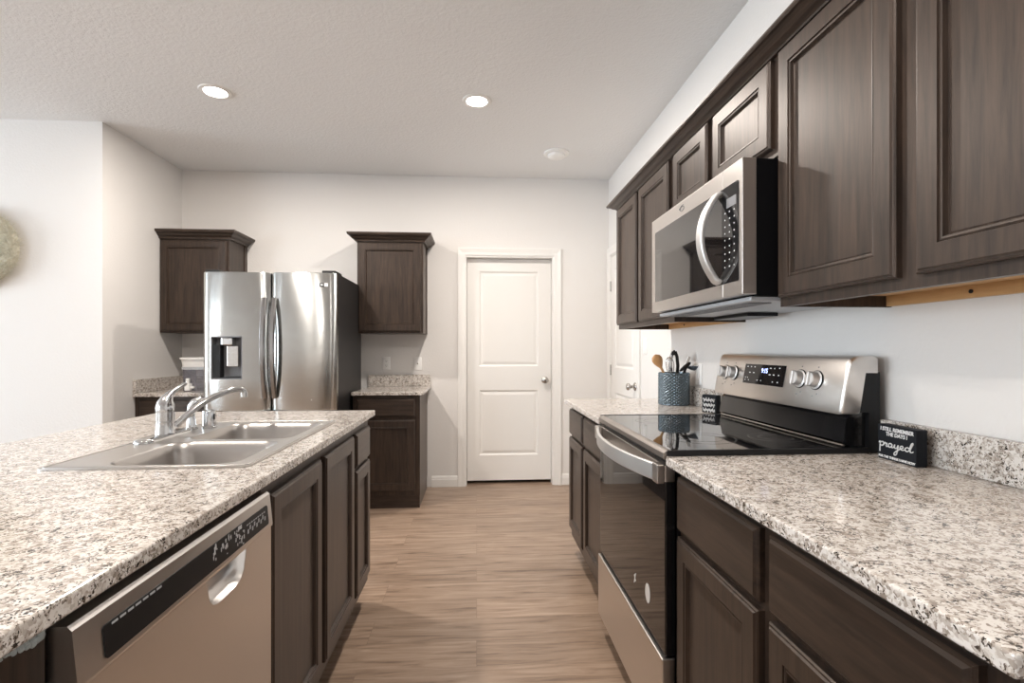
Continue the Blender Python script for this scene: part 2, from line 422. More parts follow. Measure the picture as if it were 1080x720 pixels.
# ---- right run, base cabinets (doors face -X)
XF = .572                     # face frame plane
NX = (-1, 0, 0)
def base_right(label, y0, y1, cols, group):
    t = thing('base_cabinet', label, 'cabinet', (XF, (y0+y1)/2, 0), group)
    MB().box(XF+.02, XW-.004, y0+.001, y1-.001, .10, .886).build('carcass', M_WZ, t)
    m = MB(); frame_front(m, (XF, y0, 0), (0, 1, 0), NX, y1-y0, .10, .886, None, .0195); m.build('face_frame', M_WZ, t)
    MB().box(XF+.07, XF+.085, y0+.001, y1-.001, .0, .10).build('toe_kick', M_WY, t)
    for a, b_ in cols:
        front('drawer', t, (XF, a, .712), (0, 1, 0), NX, b_-a, .148, M_WY, True)
        front('door', t, (XF, a, .155), (0, 1, 0), NX, b_-a, .540, M_WZ)
    return t
base_right('dark base cabinet under the right counter on the near side of the range', .50, 1.398, [(.535, .940), (.978, 1.385)], 'base cabinets on the right')
base_right('dark base cabinet under the far counter between the range and the back wall', 2.186, 3.045, [(2.225, 2.625), (2.668, 3.030)], 'base cabinets on the right')

XC = .530
def slab(x0, x1, y0, y1, z0, z1, bev=.004): return MB().box(x0, x1, y0, y1, z0, z1, bev, 3)
for lab, y0, y1 in (('speckled granite counter on the near side of the range', .468, 1.402), ('speckled granite counter beyond the range holding the utensil crock', 2.182, 3.068)):
    t = thing('granite_counter', lab, 'counter', ((XC+XW)/2, (y0+y1)/2, .887))
    slab(XC, XW-.001, y0, y1, .887, .914).build('counter_top', M_GRAN, t)
    slab(XW-.024, XW-.001, y0, y1, .9145, 1.012, .002).build('backsplash', M_GRAN, t)

# ---- right run, upper cabinets
XU = .865
UZ0, UZ1 = 1.335, 2.065
def upper_right(label, y0, y1, z0, cols, group):
    t = thing('wall_cabinet', label, 'cabinet', (XU, (y0+y1)/2, z0), group)
    m = MB(); frame_front(m, (XU, y0, 0), (0, 1, 0), NX, y1-y0, z0, UZ1, None, .019); m.build('face_frame', M_WZ, t)
    # carcass: sides, top and a recessed bottom of bare birch with a mounting rail along the wall
    c = MB().box(XU+.019, XW-.002, y0+.001, y0+.013, z0, UZ1).box(XU+.019, XW-.002, y1-.013, y1-.001, z0, UZ1).box(XU+.019, XW-.002, y0+.013, y1-.013, UZ1-.02, UZ1-.002)
    c.build('carcass', M_WZ, t)
    MB().box(XU+.019, XW-.016, y0+.013, y1-.013, z0+.032, z0+.044).build('underside', M_BIRCH, t, label='bare birch underside')
    r = MB().box(XW-.018, XW-.002, y0+.013, y1-.013, z0+.002, z0+.032).build('mounting_rail', M_BIRCH, t, label='bare birch rail')
    for yy in (y0+.28*(y1-y0), y0+.72*(y1-y0)):
        MB().lathe([(.005, XW-.0185), (.005, XW-.021), (.002, XW-.022)], (0, yy, z0+.017), 10, 'x').build('screw', M_BLK, r, label='dark screw head')
    for a, b_ in cols:
        front('door', t, (XU, a, z0+.025), (0, 1, 0), NX, b_-a, UZ1-z0-.037, M_WZ)
    return t
upper_right('dark two-door wall cabinet nearest the camera, right of the microwave', .45, 1.400, UZ0, [(.475, .935), (.983, 1.388)], 'wall cabinets on the right')
upper_right('short dark two-door wall cabinet directly above the microwave', 1.403, 2.180, 1.772, [(1.428, 1.788), (1.832, 2.158)], 'wall cabinets on the right')
upper_right('dark two-door wall cabinet at the far end, left of the microwave', 2.183, 3.060, UZ0, [(2.215, 2.632), (2.672, 3.050)], 'wall cabinets on the right')
# crown moulding on the right run
CR = [(0, 0), (.012, 0), (.014, .006), (.020, .010), (.030, .014), (.040, .022), (.050, .027), (.058, .028), (.062, .034), (.062, .040), (0, .040)]
m = MB(); cz = UZ1 - .006
L = [[(XU - d - .0005, .45, cz+z) for d, z in CR], [(XU - d - .0005, 3.060 + d, cz+z) for d, z in CR], [(XW-.002, 3.0605 + d, cz+z) for d, z in CR]]
m.loft(L)
# top cover so that the ledge is solid
o = m.build('crown_molding', M_WY, None, (XU, 1.75, cz)); tag(o, 'dark stepped crown molding along the top of the right wall cabinets', 'molding')

# ---- back wall cabinets
YFB = 3.945; ZB = .892
def base_back(label, x0, x1, cols, side):
    t = thing('base_cabinet', label, 'cabinet', ((x0+x1)/2, YFB, 0), 'base cabinets on the back wall')
    MB().box(x0+.001, x1-.001, YFB+.02, YB-.016, .10, ZB-.028).build('carcass', M_WZ, t)
    m = MB(); frame_front(m, (x0, YFB, 0), (1, 0, 0), (0, -1, 0), x1-x0, .10, ZB-.028, None, .0195); m.build('face_frame', M_WZ, t)
    MB().box(x0+.003, x1-.003, YFB+.012, YFB+.03, 0, .10).box(x1-.018, x1-.003, YFB+.03, YB-.016, 0, .10).build('toe_kick', M_WX, t)
    for a, b_ in cols:
        front('drawer', t, (a, YFB, .700), (1, 0, 0), (0, -1, 0), b_-a, .140, M_WX, True)
        front('door', t, (a, YFB, .135), (1, 0, 0), (0, -1, 0), b_-a, .540, M_WZ)
base_back('dark base cabinet on the back wall between refrigerator and white door', -.935, -.432, [(-.905, -.468)], 1)
base_back('dark base cabinet in the left corner beside the refrigerator', XL+.001, -1.88, [(XL+.04, -1.92)], 0)
t = thing('granite_counter', 'small speckled granite counter between refrigerator and white door', 'counter', (-.67, 4.2, ZB-.027))
slab(-.942, -.405, 3.915, YB-.001, ZB-.027, ZB).build('counter_top', M_GRAN, t)
slab(-.942, -.405, YB-.024, YB-.001, ZB+.0005, ZB+.1, .002).build('backsplash', M_GRAN, t)
t = thing('granite_counter', 'small speckled granite counter in the left corner under the water dispenser', 'counter', (-2.2, 4.2, ZB-.027))
slab(XL+.001, -1.875, 3.915, YB-.001, ZB-.027, ZB).build('counter_top', M_GRAN, t)
slab(XL+.001, -1.875, YB-.024, YB-.001, ZB+.0005, ZB+.1, .002).build('backsplash', M_GRAN, t)
slab(XL+.001, XL+.024, 3.915, YB-.0245, ZB+.0005, ZB+.1, .002).build('backsplash', M_GRAN, t)

def upper_back(label, x0, x1, left_return):
    z0, z1, yf = 1.345, 2.100, 4.238
    t = thing('wall_cabinet', label, 'cabinet', ((x0+x1)/2, yf, z0), 'wall cabinets on the back wall')
    m = MB(); frame_front(m, (x0, yf, 0), (1, 0, 0), (0, -1, 0), x1-x0, z0, z1, None, .019); m.build('face_frame', M_WZ, t)
    MB().box(x0+.002, x1-.002, yf+.019, YB-.001, z0, z1).build('carcass', M_WZ, t)
    front('door', t, (x0+.012, yf, z0+.014), (1, 0, 0), (0, -1, 0), x1-x0-.03, z1-z0-.034, M_WZ)
    MB().box(x1-.0015, x1+.004, YB-.05, YB-.001, z0, z1).build('scribe_strip', M_WZ, t)
    m = MB(); cz = z1 - .008; K = 1.12
    P = []
    if left_return: P.append([(x0 - d*K, YB-.001, cz+z*1.65) for d, z in CR])
    P += [[(x0 - (d*K if left_return else 0), yf - d*K - .0005, cz+z*1.65) for d, z in CR], [(x1 + d*K, yf - d*K - .0005, cz+z*1.65) for d, z in CR], [(x1 + d*K, YB-.001, cz+z*1.65) for d, z in CR]]
    m.loft(P); m.build('crown', M_WX, t)
upper_back('dark single-door wall cabinet between the refrigerator and the white door', -.970, -.437, True)
upper_back('dark single-door wall cabinet in the left corner behind the refrigerator', XL+.002, -1.974, False)

# ------------------------------------------------------------------ island
XI = -.528; PXi = (1, 0, 0)
IY0, IY1 = .05, 2.565
SX0, SX1, SY0, SY1 = -1.092, -.577, 1.338, 2.165      # sink rim
t = thing('island_counter', 'long speckled granite island counter with a sink cut into it', 'counter', (-1.0, 1.3, .887))
m = MB()
hole = rrect(SX0+.018, SX1-.018, SY0+.018, SY1-.018, .03, 4)
outer = [(-1.51, IY0), (-.500, IY0), (-.500, IY1), (-1.51, IY1)]
m.holed(outer, [hole], lambda p, q: (p, q, .887), lambda p, q: (p, q, .914))
o = m.build('counter_top', M_GRAN, t)
bv = o.modifiers.new('eased_edge', 'BEVEL'); bv.width = .004; bv.segments = 3; bv.limit_method = 'ANGLE'

def island_base(name, label, y0, y1, doors, drawers):
    t = thing(name, label, 'cabinet', (XI, (y0+y1)/2, 0), 'island base cabinets')
    if doors and not drawers:   # sink base: open-topped carcass round the bowls
        MB().box(-1.12, XI-.02, y0+.001, y0+.016, .10, .886).box(-1.12, XI-.02, y1-.016, y1-.001, .10, .886).box(-1.12, XI-.02, y0+.016, y1-.016, .10, .116).build('carcass', M_WZ, t)
    else:
        MB().box(-1.12, XI-.02, y0+.001, y1-.001, .10, .886).build('carcass', M_WZ, t)
    m = MB(); frame_front(m, (XI, y0, 0), (0, 1, 0), PXi, y1-y0, .10, .886, None, .0195); m.build('face_frame', M_WZ, t)
    MB().box(XI-.085, XI-.07, y0+.001, y1-.001, 0, .10).build('toe_kick', M_WY, t)
    for a, b_, z0, z1 in doors: front('door', t, (XI, a, z0), (0, 1, 0), PXi, b_-a, z1-z0, M_WZ)
    for a, b_, z0, z1 in drawers: front('drawer', t, (XI, a, z0), (0, 1, 0), PXi, b_-a, z1-z0, M_WY, True)
    return t
island_base('sink_base_cabinet', 'dark two-door sink base in the island beside the dishwasher', 1.292, 2.195, [(1.318, 1.730, .150, .850), (1.775, 2.180, .150, .850)], [])
island_base('base_cabinet', 'narrow dark cabinet with drawer and door at the far island end', 2.197, 2.520, [(2.222, 2.490, .150, .690)], [(2.222, 2.490, .705, .850)])
t = thing('base_cabinet', 'dark plain island cabinet end nearest the camera, before the dishwasher', 'cabinet', (-.56, .36, 0), 'island base cabinets')
MB().box(-1.12, -.550, .08, .664, 0, .886).build('carcass', M_WZ, t)
MB().box(-.5495, -.530, .08, .668, .0, .878, .002).build('front_panel', M_WZ, t)
sm = MB()
for k in range(26):     # smear of pale caulk under the counter edge
    q = R.random()**1.6; y = .662 - .080*q; z = .874 - .006*q - .020*R.random()*(1-q)**2; w = .0055 - .004*q
    sm.lathe([(.001, -.002), (w, 0), (w*.7, .002), (.0008, .003)], (-.5298, y, z), 7, 'x')
sm.build('caulk_smear', plain('dried_caulk', (.45, .5, .5), .6), t, label='pale dried caulk smear', kind='stuff')
o = MB().box(-1.14, -1.121, .08, 2.52, 0, .886).build('island_back_panel', M_WZ, None, (-1.13, 1.3, 0))
tag(o, 'plain dark panel closing the seating side of the island', 'panel')

# sink
t = thing('kitchen_sink', 'double-bowl stainless steel drop-in sink set in the island', 'sink', (-.83, 1.75, .914))
B1 = (-.957, -.625, 1.367, 1.705); B2 = (-.957, -.617, 1.742, 2.120)
def bowl(m, x0, x1, y0, y1, r=.055, depth=.185, z=.9185):
    prof = [(0, 0, r), (.004, -.004, r), (.010, -.03, r*.95), (.020, -depth+.03, r*.85), (.034, -depth+.008, r*.75), (.055, -depth, r*.6)]
    L = []
    for ins, dz, rr in prof: L.append([(p, q, z+dz) for p, q in rrect(x0+ins, x1-ins, y0+ins, y1-ins, rr, 6)])
    m.loft(L, True, False, True)
rim = MB()
H1, H2 = rrect(*B1, .055, 6), rrect(*B2, .055, 6)
ro = rrect(SX0, SX1, SY0, SY1, .022, 5)
rim.holed(ro, [H1, H2], lambda p, q: (p, q, .9145), lambda p, q: (p, q, .9185))
rim.build('rim', M_SINK, t, smooth=30)
for B in (B1, B2):
    m = MB(); bowl(m, *B); o = m.build('bowl', M_SINK, t, smooth=45)
    cx, cy = (B[0]+B[1])/2, (B[2]+B[3])/2
    MB().lathe([(.045, .7350), (.045, .7375), (.036, .7365), (.028, .7355), (.006, .7355)], (cx, cy, 0), 28).build('drain', M_CHROME, o, smooth=40, label='chrome drain')
# raised bead round the rim
bd = MB(); P = rrect(SX0+.008, SX1-.008, SY0+.008, SY1-.008, .02, 5); bd.tube([(p, q, .9187) for p, q in P] + [(P[0][0], P[0][1], .9187)], .0028, 8); bd.build('rim_bead', M_SINK, t, smooth=60)

# faucet
FX, FY, FZ = -1.045, 1.795, .9188
t = thing('kitchen_faucet', 'chrome single-lever faucet with a long swung spout behind the sink', 'faucet', (FX, FY, FZ))
m = MB(); L = []
for ins, dz in ((0, 0), (0, .006), (.004, .011), (.010, .013)):
    L.append([(p, q, FZ+dz) for p, q in rrect(FX-.031+ins, FX+.031-ins, FY-.135+ins, FY+.125-ins, .030-ins, 6)])
m.loft(L); m.build('deck_plate', M_CHROME, t, smooth=40)
MB().lathe([(.030, FZ+.013), (.029, FZ+.018), (.0275, FZ+.05), (.0275, FZ+.0515), (.0262, FZ+.0525), (.0262, FZ+.0545), (.0275, FZ+.0555), (.0272, FZ+.085), (.0258, FZ+.086), (.0258, FZ+.088), (.028, FZ+.089)], (FX, FY, 0), 32).build('body', M_CHROME, t, smooth=40)
m = MB()
lt = Vector((-1.005, 1.835, 1.094))
pts = [Vector((FX, FY, FZ+.0885)), Vector((FX, FY, FZ+.10)), Vector((FX+.001, FY+.001, FZ+.115)), Vector((FX+.004, FY+.004, FZ+.130)), Vector((FX+.010, FY+.009, FZ+.143)), Vector((FX+.019, FY+.017, FZ+.155)), lt.lerp(Vector((FX, FY, FZ+.14)), .25), lt, lt + Vector((.005, .005, .003))]
m.tube(pts, [.028, .0285, .026, .019, .0125, .0085, .0065, .0075, .004], 16); m.build('lever', M_CHROME, t, smooth=60)
m = MB(); tip = Vector((-.897, 1.965, 1.064))
s0 = Vector((FX+.02, FY+.02, FZ+.035)); d = tip - s0
pts = [s0 + d*(k/10) + Vector((0, 0, .022*math.sin(PI*k/10))) for k in range(11)]
pts += [tip + Vector((.012, .012, .001)), tip + Vector((.021, .021, -.005)), tip + Vector((.024, .024, -.014))]
m.tube(pts, [.0115, .0125, .012, .0118, .0115, .0112, .011, .0108, .0105, .0105, .0108, .0115, .012, .0122], 14); m.build('spout', M_CHROME, t, smooth=60)
MB().lathe([(.0128, -.017), (.0128, 0), (.010, .002)], tip + Vector((.024, .024, -.012)), 18).build('aerator', M_CHROME, t, smooth=40)
# side sprayer
SXp, SYp = -1.052, 1.965
t = thing('side_sprayer', 'chrome side sprayer standing behind the faucet', 'sprayer', (SXp, SYp, FZ))
MB().lathe([(.022, FZ), (.022, FZ+.006), (.017, FZ+.010), (.0145, FZ+.03), (.0135, FZ+.045)], (SXp, SYp, 0), 24).build('holder', M_CHROME, t, smooth=40)
m = MB(); q = Vector((SXp, SYp, FZ+.04))
m.tube([q, q+Vector((0, 0, .025)), q+Vector((.003, 0, .045)), q+Vector((.012, .002, .058)), q+Vector((.026, .004, .064)), q+Vector((.042, .006, .060)), q+Vector((.047, .007, .055))], [.012, .0135, .015, .0165, .017, .014, .009], 16)
m.build('spray_head', M_CHROME, t, smooth=60)
AX, AY = -1.012, 2.012
t = thing('air_gap_cap', 'short chrome air gap cylinder on the sink deck right of the sprayer', 'air gap', (AX, AY, FZ))
MB().lathe([(.027, FZ), (.027, FZ+.004), (.0235, FZ+.006), (.0235, FZ+.058), (.0225, FZ+.063), (.018, FZ+.065)], (AX, AY, 0), 28).build('cap', M_CHROME, t, smooth=40)
MB().box(AX+.0195, AX+.0240, AY-.011, AY-.003, FZ+.030, FZ+.052, .001).build('slot', M_BLK, t, label='dark vent slot')

# dishwasher
DY0, DY1, DXF = .676, 1.283, -.500
t = thing('dishwasher', 'stainless steel dishwasher with a black control strip in the island', 'dishwasher', (DXF, .98, 0))
MB().box(-1.10, DXF-.035, DY0+.004, DY1-.004, .03, .866).build('tub', M_BLK, t)
m = MB()
py0, py1, pzt, pd = .985, 1.150, .782, .062
half = [(py0 + (py1-py0)*k/14, pzt - pd*math.sqrt(max(0, 1-(2*k/14-1)**4))) for k in range(15)]
hole = half + []
outer = [(DY0, .115), (DY1, .115), (DY1, .783), (DY0, .783)]
m.holed(outer, [[(p, min(q, .7815)) for p, q in half]], lambda p, q: (DXF-.03, p, q), lambda p, q: (DXF, p, q))
o = m.build('door', M_STEEL, t)
m = MB(); cyp = (py0+py1)/2
rings = []
for s_, dx in ((1, 0), (.93, -.010), (.82, -.020), (.6, -.026)):
    rings.append([(DXF-.001+dx, cyp + (p-cyp)*s_, .7815 + (q-.7815)*s_) for p, q in half])
m.loft(rings, True, False, True); m.build('handle_pocket', M_STEEL, o, smooth=60)
m = MB(); m.prism([(DXF-.035, .785), (DXF+.002, .785), (DXF+.003, .79), (DXF-.004, .862), (DXF-.010, .868), (DXF-.035, .868)], DY0-.002, DY1+.002, 'y')
cons = m.build('control_panel', M_STEEL, t)
def cx_(z): return DXF+.003 - (z-.79)*(.007/.072) + .0006
m = MB(); a0, a1, z0, z1 = .722, 1.262, .797, .842
m.loft([[(cx_(q)-.001, p, q) for p, q in rrect(a0, a1, z0, z1, .006, 3)], [(cx_(q)+.0008, p, q) for p, q in rrect(a0, a1, z0, z1, .006, 3)]])
strip = m.build('control_strip', M_BLK, cons, label='black control strip')
m = MB()
for k in range(7):
    y = .738 + .0165*k; m.loft([[(cx_(q)+.0009, p, q) for p, q in ((y, .8365), (y+.012, .8365), (y+.012, .8395), (y, .8395))], [(cx_(q)+.0014, p, q) for p, q in ((y, .8365), (y+.012, .8365), (y+.012, .8395), (y, .8395))]])
m.build('vent_slot', M_LGREY, cons, label='row of pale vent slots', kind='stuff')
m = MB()
for k in range(9):
    y = 1.150 + .011*k; z = .812 + .006*(k % 2)
    m.box(cx_(z)+.0009, cx_(z)+.0014, y, y+.006, z, z+.009)
    m.box(cx_(.832)+.0009, cx_(.832)+.0013, y, y+.007, .829, .832)
m.build('button_print', M_LGREY, cons, label='row of pale button marks', kind='stuff')
m = MB()      # torn clear film still stuck on the strip
for k in range(46):
    y = R.choice([1.008, 1.05, 1.055, 1.105, 1.11, 1.12, 1.13]) + R.gauss(0, .010); z = .799 + .040*R.random(); w, h_ = .0015+.005*R.random(), .002+.009*R.random()
    z = min(z, .842-h_)
    m.loft([[(cx_(z)+dx, p, q) for p, q in ((y, z), (y+w, z+.001), (y+w*.7, z+h_), (y-.001, z+h_*.8))] for dx in (.0009, .0015)])
m.build('film_scraps', M_FILM, cons, label='torn scraps of clear film', kind='stuff')
MB().box(DXF-.075, DXF-.06, DY0+.005, DY1-.005, 0, .10).build('toe_panel', M_BLK, t)

# ------------------------------------------------------------------ refrigerator
FL, FR, FYF, FT = -1.835, -.957, 3.545, 1.742
t = thing('refrigerator', 'stainless steel french-door refrigerator with a water dispenser on the left door', 'refrigerator', ((FL+FR)/2, FYF, 0))
MB().box(FL+.004, FR-.002, FYF+.085, 4.33, .03, FT-.004, .004).build('case', M_DGREY, t, label='dark grey case')
def fridge_door(name, x0, x1, z0, z1, hole=None):
    n = 24; xs = [x0 + (x1-x0)*k/n for k in range(n+1)]
    zs = [z0, z0+.006, z1-.006, z1]
    if hole: xs = sorted(set([x for x in xs if all(abs(x-h) > .008 for h in hole[:2])] + list(hole[:2]))); zs = sorted(zs + list(hole[2:]))
    def yf(x, z):
        tt = abs(2*(x-x0)/(x1-x0)-1); e = .004 if z in (z0, z1) else 0
        return FYF + .015*tt**2 + .020*tt**14 + e
    m = MB(); V = {}
    for i, x in enumerate(xs):
        for j, z in enumerate(zs): V[i, j] = m.bm.verts.new((x, yf(x, z), z))
    for i in range(len(xs)-1):
        for j in range(len(zs)-1):
            if hole and hole[0]-1e-6 <= xs[i] < hole[1]-1e-6 and hole[2]-1e-6 <= zs[j] < hole[3]-1e-6: continue
            m.bm.faces.new((V[i, j], V[i+1, j], V[i+1, j+1], V[i, j+1]))
    yb = FYF+.075; nx, nz = len(xs)-1, len(zs)-1
    loop = [(i, 0) for i in range(nx+1)] + [(nx, j) for j in range(1, nz+1)] + [(i, nz) for i in range(nx-1, -1, -1)] + [(0, j) for j in range(nz-1, 0, -1)]
    bk = [m.bm.verts.new((xs[i], yb, zs[j])) for i, j in loop]
    for k in range(len(loop)):
        kk = (k+1) % len(loop); m.bm.faces.new((V[loop[k]], V[loop[kk]], bk[kk], bk[k]))
    if not hole: m.bm.faces.new(bk)
    return m.build(name, M_FRIDGE, t, smooth=40)
XS = -1.392
dh = (-1.775, -1.570, 1.012, 1.302)
dl = fridge_door('door', FL, XS-.004, .80, FT-.008, dh)
dr = fridge_door('door', XS+.004, FR, .80, FT-.008)
fz = fridge_door('freezer_drawer', FL, FR, .10, .79)
m = MB(); m.bar(arc((FL+.08, FYF-.01, .70), (FR-.08, FYF-.01, .70), (0, -.05, 0)), .022, .022, (0, 0, 1)); m.build('handle', M_HANDLE, fz, smooth=40)
for dd, sx in ((dl, -1), (dr, 1)):
    x = XS + sx*.032; m = MB()
    m.bar(arc((x, FYF+.002, .885), (x, FYF+.002, 1.56), (0, -.046, 0), 18), .032, .022, (1, 0, 0))
    m.build('handle', plain('handle_steel', (.36, .35, .345), .22, 1), dd, smooth=40)
# dispenser in the left door
dp = MB(); x0, x1, z0, z1 = dh; yb = FYF+.070
dp.box(x0+.001, x1-.001, yb-.004, yb, z0, z1).box(x0, x0+.006, FYF+.003, yb-.004, z0, z1).box(x1-.006, x1, FYF+.003, yb-.004, z0, z1).box(x0+.006, x1-.006, FYF+.003, yb-.004, z0, z0+.008).box(x0+.006, x1-.006, FYF+.003, yb-.004, z1-.008, z1)
disp = dp.build('dispenser', M_GREY, dl, label='dark grey dispenser recess')
MB().box(x0+.065, x1-.065, FYF+.006, yb-.006, z1-.060, z1-.010, .006).build('nozzle_housing', M_CHROME, disp)
MB().box(x0+.008, x0+.058, FYF+.010, yb-.006, z0+.010, z1-.055).build('control_column', M_BLK, disp)
MB().box(x0+.095, x1-.035, FYF+.022, FYF+.034, z0+.085, z1-.064, .004).build('paddle', M_NICKEL, disp)
MB().box(x0+.07, x1-.012, FYF+.010, yb-.006, z0+.009, z0+.016).build('drip_tray', M_BLK, disp)
# badge: small black and white rectangles, faint mark above
MB().box(-1.062, -1.032, FYF+.001, FYF+.006, 1.640, 1.663).build('badge', M_BLK, dr, label='small black badge')
MB().box(-1.032, -1.008, FYF+.001, FYF+.006, 1.640, 1.663).build('badge', M_MARK, dr, label='small white badge')
MB().box(-1.056, -1.040, FYF+.000, FYF+.001, 1.647, 1.656).build('badge_mark', M_MARK, dr)
MB().box(FR-.10, FR-.008, FYF+.035, FYF+.20, FT-.008, FT+.012, .004).build('hinge_cover', M_DGREY, t)
MB().box(FL+.008, FL+.10, FYF+.035, FYF+.20, FT-.008, FT+.012, .004).build('hinge_cover', M_DGREY, t)
MB().box(FL+.02, FR-.02, FYF+.03, FYF+.06, .0, .095).build('kick_grille', M_BLK, t)
MB().box(FL+.02, FR-.02, 4.25, 4.30, 0, .032).build('rear_foot', M_BLK, t)

# ------------------------------------------------------------------ range
RY0, RY1 = 1.409, 2.172; RX = .532
t = thing('range_oven', 'stainless steel electric range with a black glass cooktop between the right counters', 'range', (.85, 1.79, 0))
MB().box(RX+.035, 1.150, RY0+.003, RY1-.003, .03, .900).build('oven_body', M_BLK, t)
MB().box(RX+.06, 1.14, RY0+.03, RY1-.03, 0, .03).build('plinth', M_BLK, t)
ct = MB().box(.545, 1.128, RY0-.002, RY1+.002, .9160, .9290, .003).build('cooktop', M_CERAN, t)
m = MB(); m.prism([(.547, .902), (.547, .929), (.533, .927), (.526, .920), (.525, .906), (.534, .901), (.547, .901)], RY0-.002, RY1+.002, 'y'); m.build('front_trim', M_LIP, ct, smooth=40, label='stainless front lip')
for ya in (RY0-.0135, RY1+.0025): MB().box(.536, 1.128, ya, ya+.011, .9147, .9305, .002).build('side_trim', M_BLK, ct)
for bx, by, br in ((.72, 1.60, .105), (.72, 1.99, .085), (.965, 1.59, .08), (.965, 1.99, .10)):
    for r_ in (br, br*.62):
        n = 48; m = MB()
        for k in range(n):
            a, c = 2*PI*k/n, 2*PI*(k+1)/n
            m.bm.faces.new([m.bm.verts.new((bx+rr*math.cos(q), by+rr*math.sin(q), .9293)) for rr, q in ((r_, a), (r_, c), (r_+.003, c), (r_+.003, a))])
        m.build('burner_ring', M_RING, ct, label='faint grey burner ring')
# vent strip and front
MB().box(RX+.015, RX+.034, RY0+.004, RY1-.004, .886, .8985).build('vent_strip', M_BLK, t)
od = MB().box(RX, RX+.030, RY0+.002, RY1-.002, .345, .836, .003).build('oven_door', M_BLKGL, t, label='black glass oven door')
tr = MB().box(RX-.001, RX+.030, RY0+.002, RY1-.002, .838, .886, .003).build('door_top_rail', M_STEEL, od)
m = MB(); hx = RX-.006
m.bar(arc((hx-.010, RY0+.036, .861), (hx-.010, RY1-.036, .861), (-.052, 0, 0), 18), .050, .012, (0, 0, 1))
m.build('handle', M_HANDLE, od, smooth=40)
for ya, yb_ in ((RY0+.002, RY0+.042), (RY1-.042, RY1-.002)): MB().box(hx-.018, RX-.0015, ya, yb_, .834, .888, .003).build('handle_bracket', M_STEEL, od)
MB().box(RX-.010, RX+.030, RY0+.002, RY1-.002, .085, .338, .004).build('warming_drawer', M_STEEL, t, label='stainless bottom drawer')
m = MB(); L = [[(RX-.0003+dx, 1.558 + .022*math.cos(a*PI/12), .455 + .030*math.sin(a*PI/12)) for a in range(24)] for dx in (0, -.0007)]; m.loft(L); m.build('sticker', M_MARK, od, label='white oval sticker')
m = MB(); L = [[(RX-.0003+dx, 1.685 + p, .445 + q) for p, q in ((.012, -.02), (-.010, -.004), (-.002, .0), (-.012, .022), (.010, .008), (.004, .0))] for dx in (0, -.0007)]; m.loft(L); m.build('sticker', M_MARK, od, label='small torn white sticker')
# backguard
m = MB(); m.prism([(1.085, .930), (1.060, .945), (1.072, 1.012), (1.095, 1.030), (1.128, 1.030), (1.128, .930)], RY0+.004, RY1-.004, 'y'); lower = m.build('splash_panel', M_BLKM, t, label='black lower backguard')
m = MB(); m.tube([(1.068, RY0+.01, .934), (1.068, RY1-.01, .934)], .004, 8); m.build('splash_bead', M_NICKEL, lower, smooth=40)
bp = [(1.046, 1.026), (1.043, 1.034), (1.070, 1.176), (1.078, 1.190), (1.092, 1.196), (1.150, 1.196), (1.160, 1.188), (1.160, 1.150), (1.120, 1.150), (1.100, 1.026)]
m = MB()
def ring(y, ins):
    cxp, czp = 1.105, 1.11
    return [(p + (cxp-p)*ins, y, q + (czp-q)*ins) for p, q in bp]
m.loft([ring(RY0-.012, .10), ring(RY0-.008, .03), ring(RY0, 0), ring(RY1, 0), ring(RY1+.008, .03), ring(RY1+.012, .10)])
bgd = m.build('control_backguard', M_STEEL, t, smooth=35)
MB().prism([(1.1295, .9165), (1.163, .9165), (1.163, 1.149), (1.1215, 1.149), (1.1015, 1.032), (1.1295, 1.032)], RY0-.010, RY1+.010, 'y').build('backguard_rear', M_BLK, t)
def gx(z): return 1.043 + (z-1.034)*(.027/.142)
gn = Vector((-.982, 0, .187)); gu = Vector((0, -1, 0)); gv = gn.cross(gu)*1
if gv.z < 0: gv = -gv
def gp(y, z, d=0): return Vector((gx(z), y, z)) + gn*d
def plate(m, y0, y1, z0, z1, d0, d1):
    m.loft([[gp(y, z, d) for y, z in ((y0, z0), (y1, z0), (y1, z1), (y0, z1))] for d in (d0, d1)])
m = MB(); plate(m, 1.690, 1.955, 1.083, 1.157, .0002, .002); dsp = m.build('display', M_BLKGL, bgd, label='black control display')
m = MB(); m.merge(text_mesh('9:15', .024, gp(1.815, 1.127, .0024), gu, gv, 'CENTER', .0002)); m.build('clock_digits', M_CLOCK, dsp, label='blue lit clock digits')
m = MB()
for y, z in [(1.935, 1.147), (1.91, 1.147), (1.885, 1.147), (1.915, 1.125), (1.888, 1.125), (1.94, 1.105), (1.925, 1.105), (1.94, 1.096), (1.915, 1.096), (1.855, 1.098), (1.83, 1.098), (1.78, 1.145), (1.755, 1.145), (1.725, 1.147), (1.78, 1.122), (1.755, 1.122), (1.725, 1.122), (1.755, 1.097), (1.725, 1.097)]:
    w = .003 + .004*R.random(); plate(m, y-w, y+w*.6, z-.0018, z+.0018, .0021, .0025)
m.build('key_print', M_MARK, dsp, label='white key marks', kind='stuff')
for y, i in ((2.108, 0), (2.035, 1), (1.605, 2), (1.525, 3)):
    kn = MB(); c = gp(y, 1.118, .0003); q = gn.to_track_quat('Z', 'Y').to_matrix().to_4x4(); q.translation = c
    bb = MB(); bb.lathe([(.029, 0), (.029, .004), (.024, .006), (.0235, .024), (.021, .027), (.004, .0275)], (0, 0, 0), 28)
    kn.merge(bb.bm, q); k = kn.build('knob', M_HANDLE, bgd, smooth=40, label='silver burner knob')
    g2 = MB(); bb = MB().box(-.0055, .0055, -.023, .023, .024, .034, .003); g2.merge(bb.bm, q); g2.build('grip', M_HANDLE, k)
    rr = MB(); bb = MB(); bb.lathe([(.031, 0), (.031, .0025), (.0295, .003)], (0, 0, 0), 28); rr.merge(bb.bm, q); rr.build('bezel', M_BLK, k)
m = MB()
